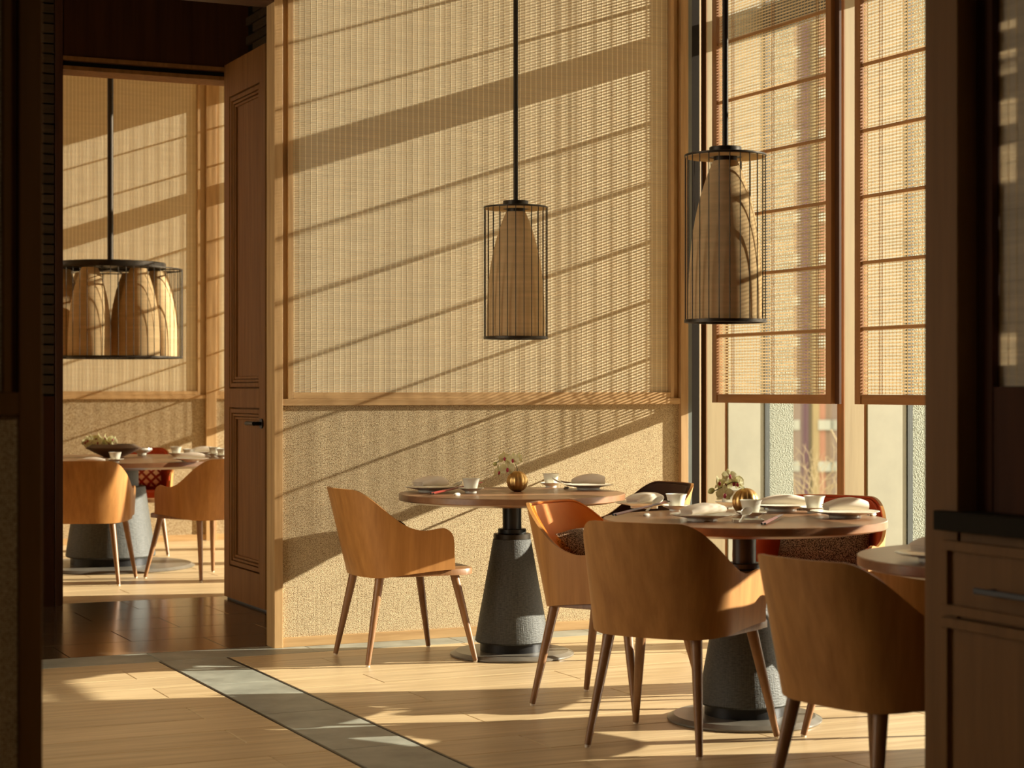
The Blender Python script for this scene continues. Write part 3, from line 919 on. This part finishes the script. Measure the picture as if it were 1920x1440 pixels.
B().lathe([(0, 0.70), (0.80, 0.70), (0.885, 0.715), (0.90, 0.719), (0.90, 0.747), (0.896, 0.75), (0, 0.75)], 96).build('tabletop', M['tabletop'], big, sharp=25)
B().lathe([(0, 0.56), (0.19, 0.56), (0.19, 0.6995), (0, 0.6995)], 48).build('column', M['cone'], big, sharp=30)
B().lathe([(0, 0.075), (0.30, 0.075), (0.307, 0.085), (0.236, 0.555), (0.232, 0.5595), (0, 0.5595)], 64).build('pedestal', M['cone'], big, sharp=30)
B().lathe([(0, 0.0225), (0.275, 0.0225), (0.275, 0.0748), (0, 0.0748)], 48).build('plinth_ring', M['black'], big, sharp=30)
B().lathe([(0, 0), (0.57, 0), (0.578, 0.006), (0.55, 0.022), (0, 0.022)], 96).build('base_plate', M['plate_stone'], big, sharp=20)

# ------------------------------------------------------------------ tableware
TT = 0.75
PLATE = B().lathe([(0, 0.0), (0.055, 0.0), (0.056, 0.008), (0.06, 0.010), (0.108, 0.019), (0.120, 0.0235), (0.1205, 0.025), (0.117, 0.0248), (0.075, 0.0155), (0, 0.0135)], 64).mesh('plate', M['china'], 50)
CUP = B().lathe([(0, 0.0), (0.024, 0.0), (0.025, 0.004), (0.030, 0.010), (0.034, 0.030), (0.0385, 0.049), (0.043, 0.0555), (0.0405, 0.0555), (0.036, 0.048), (0.0315, 0.030), (0.027, 0.012), (0, 0.008)], 48).mesh('teacup', M['china'], 60)
SAUCER = B().lathe([(0, 0.0), (0.027, 0.0), (0.0275, 0.007), (0.034, 0.010), (0.0585, 0.0215), (0.0590, 0.0235), (0.0565, 0.023), (0.032, 0.0125), (0, 0.0115)], 48).mesh('saucer', M['china'], 50)
def napkin_mesh(L=0.185, W=0.088, H=0.036, layers=5, fan=0.0):
    """a folded cloth: nested U-shaped layers, the rounded fold along the near side"""
    g = B()
    th_ = 0.0026
    n = 16
    for k in range(layers):
        hw0 = W/2-0.004*k
        hz = H/2*(1-k/layers)
        rows = []
        for i in range(n+1):
            u = -1+2*i/n
            x = u*(L/2-0.003*((k*7) % 3))+0.002*math.sin(k*2.3)
            puff = 1.0-0.22*max(0.0, -u)**3-0.34*u*u+0.05*math.sin(3.0*u+0.6*k)
            hw = hw0*(1.0-0.16*u*u)
            op = 1.0+0.25*max(0.0, u)*fan
            sec = []
            for side, t_ in ((1, 0.0), (-1, th_)):
                hz2 = max(0.0012, (hz-t_)*puff*op); hw2 = hw-t_
                seg = []
                m = 12
                seg.append((hw2*0.94, H/2*puff-hz2+0.0015*k))
                for q in range(m+1):
                    a = -PI/2-PI*q/m
                    seg.append((-hw2+hz2*1.1+hz2*1.1*math.cos(a), H/2*puff+hz2*math.sin(a)))
                seg.append((hw2*0.35, H/2*puff+hz2*1.04))
                seg.append((hw2*0.92, H/2*puff+hz2*0.72))
                sec += seg if side == 1 else seg[::-1]
            rows.append([(x, y, z) for y, z in sec]+[(x, sec[0][0], sec[0][1])])
        b = len(g.v); nv = len(rows[0])
        g.grid(rows)
        hlf = (nv-1)//2
        for base, fl in ((b, True), (b+n*nv, False)):
            for q in range(hlf-1):
                f = (base+q, base+q+1, base+nv-2-q-1, base+nv-2-q)
                g.face(f[::-1] if fl else f)
    me = g.mesh('napkin', M['linen'], 50)
    zmin = min(v.co.z for v in me.vertices)
    for v in me.vertices: v.co.z -= zmin
    return me
NAP = napkin_mesh()
NAP2 = napkin_mesh(0.16, 0.10, 0.044, 5, 0.6)
def spoon_mesh():
    g = B(); rows = []
    n = 16
    for i in range(n+1):
        u = i/n
        x = -0.06+0.12*u
        if u < 0.5:
            w = 0.0045+0.004*abs(math.cos(u*2*PI))*0.6; z = 0.012+0.010*(0.5-u); dp = 0.001
        else:
            q = (u-0.5)/0.5
            w = 0.0045+0.0165*math.sin(PI*min(1, q*0.96+0.04))**0.6; z = 0.010; dp = 0.008*math.sin(PI*q)**0.7
        rows.append([(x, w*math.sin(-PI/2+PI*m/10), z-dp*math.cos(-PI/2+PI*m/10)) for m in range(11)])
    g.grid(rows)
    rows2 = [[(p[0], p[1], p[2]-0.0018) for p in r] for r in rows]
    b = len(g.f); g.grid(rows2); g.f[b:] = [tuple(reversed(f)) for f in g.f[b:]]
    me = g.mesh('spoon', M['china'], 70)
    zmin = min(v.co.z for v in me.vertices)
    for v in me.vertices: v.co.z -= zmin
    return me
SPOON = spoon_mesh()
def item(name, me, p, label, cat, rz=0.0, dz=0.0, rot=None, group=None, scale=None):
    o = put(name, me, None, (p[0], p[1], p[2]+dz), rot or (0, 0, rz))
    if scale: o.scale = scale
    if name == 'spoon':
        mt = o.rotation_euler.to_matrix()
        low = min((mt @ v.co).z for v in me.vertices)
        o.location.z = p[2]+(0.0045 if 'tray' in label else 0.0003)-low
    return tag(o, label, cat, group)
def plate_set(px, py, where, rz=0.0, nap=NAP, plate=True, s=1.0, napdx=0.0, label_n=None):
    p = at(px, py, TT)
    if plate:
        item('plate', PLATE, p, 'white plate '+where, 'plate', group='white dinner plates', scale=(s, s, 1))
    item('napkin', nap, p, label_n or ('folded white napkin '+where.replace('under a napkin', '').strip()), 'napkin', rz, 0.0265 if plate else 0.0, group='folded white napkins')
def cup_set(px, py, where, saucer=True):
    p = at(px, py, TT)
    if saucer: item('saucer', SAUCER, p, 'white saucer '+where, 'saucer', group='white saucers')
    item('teacup', CUP, p, 'white porcelain teacup '+where, 'cup', 0, 0.0118 if saucer else 0, group='white teacups')
def chopstick_pair(pa, pb, za, zb, mat, label, tip='black'):
    a, b = Vector(at(*pa, TT)), Vector(at(*pb, TT))
    a.z += za; b.z += zb
    dv = (b-a).normalized(); sd = dv.cross(Vector((0, 0, 1))).normalized()*0.006
    for k, s in enumerate((-1, 1)):
        o = B().tube([a+sd*s, b+sd*s*0.6], [0.0042, 0.0026], 4, smooth=False).build('chopstick', M[mat])
        tag(o, label+(', nearer of the pair' if k == (0 if (sd.x*SF+sd.y*CF) > 0 else 1) else ', farther of the pair'), 'chopstick', 'chopsticks on the tables')
        B().tube([a+sd*s-dv*0.006, a+sd*s-dv*0.0002], [0.0043, 0.0043], 4, smooth=False).build('chopstick_end', M['black'], o)
def rest(px, py, label):
    p = at(px, py, TT)
    item('chopstick_rest', REST, p, label, 'chopstick rest', 0.4, 0, group='chopstick rests')
REST = B().lathe([(0, 0), (0.010, 0), (0.012, 0.004), (0.0095, 0.0085), (0.006, 0.0105), (0, 0.011)], 16, sx=1.7, sy=0.8).mesh('chopstick_rest', M['china'], 60)

def ribbed_vase(px, py, label, s=1.0):
    p = at(px, py, TT)
    g = B(); rows = []
    n, m = 120, 24
    R = 0.0505*s
    for i in range(n):
        a = 2*PI*i/n
        rib = 1.0-0.075*(1.0-abs(math.sin(a*5.0))**0.7)
        row = []
        for j in range(m+1):
            ph = -PI/2*0.80+(PI*0.92)*j/m*0.97
            ph = -1.22+2.62*j/m
            r = R*math.cos(ph)
            k = 1+(rib-1)*math.cos(ph)
            row.append((r*k*math.cos(a), r*k*math.sin(a), R*0.94+R*math.sin(ph)))
        rows.append(row)
    g.grid(rows, closed_u=True)
    b = 0
    base = [i*(m+1) for i in range(n)]
    g.face(base[::-1])
    zmin = min(v[2] for v in g.v)
    g.v = [(x, y, z-zmin) for x, y, z in g.v]
    o = g.build('ball_vase', M['brass'], None, p, sharp=60)
    tag(o, label, 'vase')
    return p, R
def petal_pts(L, W, curl, ang_, lift):
    rows = []
    for i in range(7):
        u = i/6
        w = W/2*math.sin(PI*min(1.0, 0.08+0.92*u))**0.7*(1.0 if u < 0.99 else 0.3)
        row = []
        for k in range(5):
            v = -1+k/2
            r = 0.004+L*u
            y = lift*u*u+curl*(v*v)*0.3*W
            x, z = v*w, r
            row.append((x*math.cos(ang_)+z*math.sin(ang_), y, -x*math.sin(ang_)+z*math.cos(ang_)))
        rows.append(row)
    return rows
def flower_mesh():
    g = B()
    for a_ in (0, 2*PI/3+0.2, -2*PI/3-0.2):
        g.grid(petal_pts(0.029, 0.020, 0.5, a_, 0.006))
    for a_ in (PI/2-0.22, -PI/2+0.22):
        g.grid(petal_pts(0.030, 0.035, 0.35, a_, -0.003))
    return g.mesh('flower', M['petal'], 80)
FLOWER = flower_mesh()
LIP = B().lathe([(0, -0.014), (0.004, -0.012), (0.0058, -0.004), (0.004, 0.003), (0, 0.006)], 10, cy=-0.006).mesh('lip', M['lip'], 80)
BUD = B().lathe([(0, -0.014), (0.007, -0.009), (0.0105, 0), (0.007, 0.009), (0, 0.013)], 12).mesh('bud', M['bud'], 80)
def spray(base, label, stem_pts, flowers, buds, scale=1.0):
    """orchid spray; points relative to base in camera-aligned axes (right, away, up)"""
    t = thing('orchid_spray', label, 'orchid', base, -PHI)
    B().tube([Vector(q) for q in stem_pts], 0.0017, 6).build('stem', M['stem'], t)
    for (x, y, z, yaw, pitch, sc_) in flowers:
        f = put('flower', FLOWER, t, (x, y, z), (pitch, 0, yaw)); f.scale = (sc_*scale,)*3
        put('lip', LIP, f)
    for (x, y, z, sc_) in buds:
        b = put('bud', BUD, t, (x, y, z), (0.4, 0.9, 0.3)); b.scale = (sc_*scale,)*3
    return t

# table before the bamboo wall
plate_set(806, 922, 'at the left on the table before the bamboo wall', 0.35, NAP2)
cup_set(883, 924, 'left of the ball vase on the wall table')
chopstick_pair((811, 930), (903, 917), 0.012, 0.032, 'red_lacquer', 'red chopstick across the left of the wall table')
rest(857, 928.5, 'small white rest under the red chopsticks on the wall table')
p = at(850, 920.5, TT); item('spoon', SPOON, p, 'white spoon leaning left of the cup on the wall table', 'spoon', 0.5, 0.014, (0.0, -0.42, 0.25), 'white porcelain spoons')
vp, vr = ribbed_vase(970, 921.5, 'ribbed brass ball vase on the table before the bamboo wall')
k_ = 8.76/FPX
def off(cx, cy, vpx, vpy, k): return ((cx-vpx)*k, 0, (vpy-cy)*k)
fl = []
for (cx, cy, yaw, pit, s_) in ((945, 858, 0.5, 0.1, 0.95), (951, 878, 0.1, 0.15, 1.15), (934, 884, 0.9, 0.2, 0.95), (962, 861, -0.4, 0.1, 1.0), (972, 858, -0.8, 0.0, 0.85)):
    x, y, z = off(cx, cy, 970, 921.5, k_); fl.append((x, -0.012+random.uniform(-0.015, 0.015), z, yaw, pit, s_))
spray(vp, 'white orchid spray in the brass vase before the bamboo wall', [(0, 0, 0.05), (0, 0, 0.108), (-0.012, 0, 0.135), (-0.035, 0, 0.155), (-0.07, -0.005, 0.155), (-0.10, -0.01, 0.135)], fl, [(*off(928, 869, 970, 921.5, k_), 0.9)])
cup_set(1033, 913.5, 'right of the ball vase on the wall table')
p = at(1053, 915, TT); item('spoon', SPOON, p, 'white spoon right of the cup on the wall table', 'spoon', 0.5, 0.014, (0.0, -0.5, 2.6), 'white porcelain spoons')
rest(1062, 916.5, 'small white rest beside the right plate of the wall table')
plate_set(1103, 917.5, 'at the right end of the table before the bamboo wall', -0.5, NAP2)
chopstick_pair((1075, 911), (1007, 906), 0.012, 0.024, 'dark_lacquer', 'dark chopstick behind the right cup on the wall table')

# middle table
plate_set(1208, 952.5, 'at the left back of the middle table', 0.5, NAP)
chopstick_pair((1153, 971), (1258, 958), 0.012, 0.040, 'dark_lacquer', 'dark chopstick at the left of the middle table')
rest(1213, 967.5, 'small white rest under the dark chopsticks')
p = at(1228, 957, TT); item('spoon', SPOON, p, 'white spoon behind the dark chopsticks of the middle table', 'spoon', 0.5, 0.016, (0.0, -0.5, 0.5), 'white porcelain spoons')
cup_set(1268, 958, 'at the left of the middle table')
plate_set(1317, 976, 'at the front of the middle table', 0.30, NAP, s=1.0)
tray = item('tray', B().box(-0.055, 0.055, -0.035, 0.035, 0, 0.004).box(-0.055, 0.055, -0.035, -0.031, 0.004, 0.011).box(-0.055, 0.055, 0.031, 0.035, 0.004, 0.011).box(-0.055, -0.051, -0.031, 0.031, 0.004, 0.011).box(0.051, 0.055, -0.031, 0.031, 0.004, 0.011).mesh('tray', M['china']), at(1402, 979, TT), 'small white porcelain tray under the leaning spoon', 'tray', 0.0-PHI)
p = at(1408, 969.5, TT)
cup_set(1408, 971, 'in front of the ball vase on the middle table')
p = at(1397, 979.5, TT); item('spoon', SPOON, p, 'white spoon resting in the small tray', 'spoon', 0, 0.0115, (0.0, -0.45, 0.75), 'white porcelain spoons')
chopstick_pair((1432, 984.5), (1466, 971), 0.005, 0.012, 'red_lacquer', 'red chopstick by the tray on the middle table')
vp, vr = ribbed_vase(1398, 964.5, 'ribbed brass ball vase on the middle table', 1.04)
k_ = 7.036/FPX
fl = []
for (cx, cy, yaw, pit, s_) in ((1358, 908, 0.5, 0.1, 1.1), (1376, 902, -0.1, 0.15, 1.15), (1356, 925, 0.2, 0.3, 1.1), (1366, 890, 0.3, -0.3, 0.95), (1384, 905, -0.9, 0.1, 0.9), (1345, 903, 1.2, 0.0, 0.9)):
    x, y, z = off(cx, cy, 1398, 964.5, k_); fl.append((x, -0.005+random.uniform(-0.02, 0.02), z, yaw, pit, s_))
spray(vp, 'white orchid spray with magenta lips in the vase on the middle table', [(0, 0, 0.05), (-0.006, 0, 0.104), (-0.022, 0, 0.122), (-0.05, -0.002, 0.125), (-0.08, -0.004, 0.11), (-0.125, -0.006, 0.088)], fl, [(*off(1332, 919, 1398, 964.5, k_), 1.15)])
cup_set(1368, 951, 'behind the ball vase on the middle table')
plate_set(1467, 957.5, 'behind the right cup on the middle table', -0.42, NAP, s=1.0)
cup_set(1527, 962, 'between two plates at the right of the middle table')
plate_set(1584, 970, 'at the right end of the middle table', -0.2, NAP2, s=1.08)
rest(1637, 966.5, 'small white rest at the right edge of the middle table')
# right table
plate_set(1760, 1052, 'on the table cut off by the right pillar', 0.1, NAP2)

# far table
plate_set(170, 868, 'at the front left of the far table', -0.3, NAP, plate=False)
cup_set(216, 867, 'in front of the flower bowl on the far table')
bowl_p = at(213, 857, TT)
bw = B().lathe([(0, 0), (0.07, 0), (0.075, 0.004), (0.150, 0.038), (0.195, 0.062), (0.196, 0.066), (0.150, 0.092), (0.144, 0.092), (0.180, 0.066), (0.06, 0.014), (0, 0.012)], 56, sy=0.62).build('flower_bowl', M['pot'], None, bowl_p, -PHI, sharp=50)
tag(bw, 'brown boat shaped bowl holding orchids on the far table', 'bowl')
t = thing('orchid_arrangement', 'mass of white orchids heaped in the brown bowl', 'orchid', bowl_p, -PHI)
B().tube([(0.0, 0, 0.016), (-0.03, 0, 0.07), (-0.10, 0, 0.11), (-0.19, 0, 0.11)], 0.002, 6).tube([(0.0, 0.01, 0.016), (-0.03, 0.02, 0.08), (-0.06, 0.02, 0.12), (0.02, 0, 0.10)], 0.002, 6).build('stem', M['stem'], t)
for i in range(26):
    u = random.random()
    f = put('flower', FLOWER, t, (-0.20+0.24*u, random.uniform(-0.05, 0.05), 0.10+random.uniform(-0.01, 0.055)*(1-abs(u-0.4))), (random.uniform(-0.5, 0.5), random.uniform(-0.6, 0.6), random.uniform(-1.2, 1.2)))
    f.scale = (0.95,)*3
    put('lip', LIP, f)
p = at(266, 855, TT); item('dish', B().lathe([(0, 0), (0.03, 0), (0.032, 0.02), (0.062, 0.034), (0.075, 0.046), (0.072, 0.058), (0.062, 0.058), (0.05, 0.036), (0, 0.03)], 40).mesh('dish', M['china'], 50), p, 'white footed dish right of the flower bowl', 'dish')
cup_set(330, 855, 'at the back right of the far table')
cup_set(354, 860, 'behind the napkin plate on the far table')
plate_set(357, 866, 'at the front right of the far table', -0.2, NAP)
plate_set(381, 853, 'at the back right of the far table', -0.1, NAP)
cup_set(402, 856, 'near the door edge on the far table')
cup_set(417, 859, 'touching the door edge on the far table')

# ------------------------------------------------------------------ pendant lamps
def shade_prof(r_top, r_bot, z0, z1, th=0.002):
    o = []
    n = 14
    for i in range(n+1):
        u = i/n
        r = r_bot-(r_bot-r_top)*(u**2.8)
        o.append((r, z0+(z1-z0)*u))
    inn = [(r-th, z) for r, z in reversed(o)]
    return o+inn+[o[0]]
def pendant(label, x, y, zb, zt):
    t = thing('pendant_lamp', label, 'lamp', (x, y, zb), 0, 'caged pendant lamps')
    H = zt-zb
    R = 0.153
    B().cyl((0, 0, H+0.018), (0, 0, CEIL-zb), 0.0115, n=16).build('rod', M['iron'], t)
    B().lathe([(0, H+0.0005), (0.058, H+0.0005), (0.060, H+0.003), (0.060, H+0.026), (0.058, H+0.028), (0, H+0.028)], 40).build('cap', M['iron'], t, sharp=30)
    B().lathe([(0, H-0.008), (R-0.002, H-0.008), (R, H-0.006), (R, H-0.001), (R-0.002, H), (0, H)], 72).build('top_disc', M['iron'], t, sharp=30)
    B().lathe([(R-0.012, 0), (R, 0), (R, 0.012), (R-0.012, 0.012), (R-0.012, 0)], 72, smooth=True).build('bottom_ring', M['iron'], t, sharp=30)
    wm = B().tube([(0, 0, 0.010), (0, 0, H-0.007)], 0.0022, 6).mesh('wire', M['iron'])
    for k in range(24):
        a = 2*PI*(k+0.33)/24
        put('wire', wm, t, ((R-0.0035)*math.cos(a), (R-0.0035)*math.sin(a), 0))
    B().lathe(shade_prof(0.046, 0.138, 0.014, H-0.024), 56).build('shade', M['shade'], t, sharp=60)
    B().lathe([(0.062, H-0.0105), (R-0.004, H-0.0105), (R-0.004, H-0.0082), (0.062, H-0.0082)], 64).build('lit_underside', M['shade'], t, sharp=30)  # pale disc paints in the light caught under the top disc
    B().lathe([(0, H-0.03), (0.044, H-0.03), (0.044, H-0.0085), (0, H-0.0085)], 32).build('socket', M['iron'], t, sharp=30)
    return t
p1 = pendant('caged pendant lamp hanging before the bamboo wall', *at(966, 635.0, 1.465)[:2] if False else (0, 0), 1.468, 2.095)
def cam_pt(px, Z):
    X = (px-960.0)/FPX*Z
    return (X*CF+Z*SF, -X*SF+Z*CF)
x, y = cam_pt(967, 8.95); p1.location = (x, y, 1.468)
x, y = cam_pt(1360, 7.04); dup(p1, (x, y, 1.478), 0, 'caged pendant lamp hanging in front of the window blind')
x, y = cam_pt(207, 13.1)
cl = thing('cluster_pendant', 'wide round cluster lamp with several shades in the far room', 'lamp', (x, y, 1.445), -PHI)
H = 0.64; R = 0.497
B().cyl((0, 0, H+0.02), (0, 0, CEIL-1.445), 0.021, n=16).build('rod', M['iron'], cl)
B().lathe([(0, H-0.02), (0.375, H-0.02), (0.38, H-0.016), (0.38, H+0.018), (0.375, H+0.022), (0, H+0.022)], 72).build('top_disc', M['iron'], cl, sharp=30)
B().lathe([(R-0.02, H-0.028), (R, H-0.028), (R, H-0.021), (R-0.02, H-0.021), (R-0.02, H-0.028)], 96).build('top_ring', M['iron'], cl, sharp=30)
B().lathe([(R-0.03, 0), (R, 0), (R, 0.012), (R-0.03, 0.012), (R-0.03, 0)], 96).build('bottom_ring', M['iron'], cl, sharp=30)
sp_ = B()
for k in range(6):
    a = PI*k/6
    sp_.cyl((R*0.97*math.cos(a), R*0.97*math.sin(a), H-0.0245), (-R*0.97*math.cos(a), -R*0.97*math.sin(a), H-0.0245), 0.004, n=6)
sp_.build('spokes', M['iron'], cl)
wm = B().tube([(0, 0, 0.010), (0, 0, H-0.022)], 0.0022, 6).mesh('wire', M['iron'])
for k in range(60):
    a = 2*PI*k/60
    put('wire', wm, cl, ((R-0.004)*math.cos(a), (R-0.004)*math.sin(a), 0))
sm_ = B().lathe(shade_prof(0.055, 0.145, 0.012, H-0.03), 48).mesh('shade', M['shade'], 60)
rm_ = B().lathe([(0.145, 0.0), (0.157, 0.0), (0.157, 0.010), (0.145, 0.010), (0.145, 0.0)], 48).mesh('shade_ring', M['iron'], 30)
for k in range(6):
    a = -PI/2+math.radians(-13+60*k)
    s_ = put('shade', sm_, cl, (0.325*math.cos(a), 0.325*math.sin(a), 0))
    put('shade_ring', rm_, s_)

# ------------------------------------------------------------------ outside
ground = struct(B().box(5.81, 320, -160, 320, -9.4, -9.0).build('ground', M['pavement']), 'pale street far below the windows', 'ground')
dirx, diry = 0.1613*CF+SF, CF-0.1613*SF
D = 135.0
bx, by = dirx*D, diry*D
bl = thing('office_building', 'blurred office building with coloured strips seen through the clear window', 'building', (bx, by, -9.0), -math.atan2(dirx, diry))
kk = D/FPX*1.0137
B().box(-20, 20, 0.6, 10, 0, 75).build('wall', plain('facade_tan', (124, 102, 82), 0.8), bl)
strips = [(-23, 12, (176, 152, 134)), (-11, 5, (158, 126, 122)), (-6, 10, (128, 92, 102)), (4, 6, (112, 98, 66)), (10, 13, (214, 188, 132)), (23, 11, (222, 156, 122)), (34, 8, (178, 148, 118)), (42, 4, (196, 166, 136))]
mats = [plain('facade_strip', tuple(int(v*0.70) for v in c), 0.8) for _, _, c in strips]
for rep in range(-3, 4):
    for (x0, w, c), m in zip(strips, mats):
        B().box((x0+rep*69-18)*kk*1.0, (x0+w+rep*69-18)*kk, 0.3+0.05*(w % 3), 0.62, 0, 75).build('facade_strip', m, bl)
wmat = plain('facade_window', (160, 160, 144), 0.4)
wm = B().box(-0.23, 0.23, 0, 0.05, -0.36, 0.36).mesh('window', wmat)
zc = [9.0+1.23-(796-HOR)*kk+2.97*i for i in range(-2, 21)]
for z in zc:
    for rep in range(-3, 4):
        for dx in (-19, 27, 39, 48):
            put('window', wm, bl, ((dx+rep*69-18)*kk, 0.22, z))
tr = thing('bare_tree', 'bare pale branched treetop outside the clear window', 'tree', (dirx*27, diry*27, -9.0), -PHI)
k2 = 27/FPX
def tp(px, py): return ((px-1531)*k2, 0, 9.0+EYE-(py-HOR)*k2)
br = B()
rt = (tp(1529, 932)[0], 0, 8.42)
br.tube([(0.02, 0, 0), (0.03, 0, 3.0), rt], [0.09, 0.06, 0.03], 8)
br.build('trunk', M['twig'], tr)
random.seed(5)
br = B()
def branch(p, ang_, L, r, n):
    q = (p[0]+L*math.sin(ang_), p[1]+random.uniform(-0.05, 0.05), p[2]+L*math.cos(ang_))
    mid = ((p[0]+q[0])/2+random.uniform(-0.01, 0.01), (p[1]+q[1])/2, (p[2]+q[2])/2)
    br.tube([p, mid, q], [r, r*0.85, r*0.7], 5)
    if n > 0:
        for s in (-1, 1):
            branch(q, ang_+s*random.uniform(0.25, 0.7), L*random.uniform(0.6, 0.85), r*0.7, n-1)
        if n > 1: branch(mid, ang_+random.choice((-1, 1))*0.6, L*0.55, r*0.6, n-2)
for a_ in (-0.75, -0.5, -0.28, -0.1, 0.1, 0.3, 0.55, 0.8):
    branch(rt, a_, random.uniform(0.34, 0.46), 0.010, 3)
br.tube([tp(1580, 850), tp(1568, 825), tp(1558, 805)], 0.009, 5)
br.build('branches', M['twig'], tr, kind='stuff')
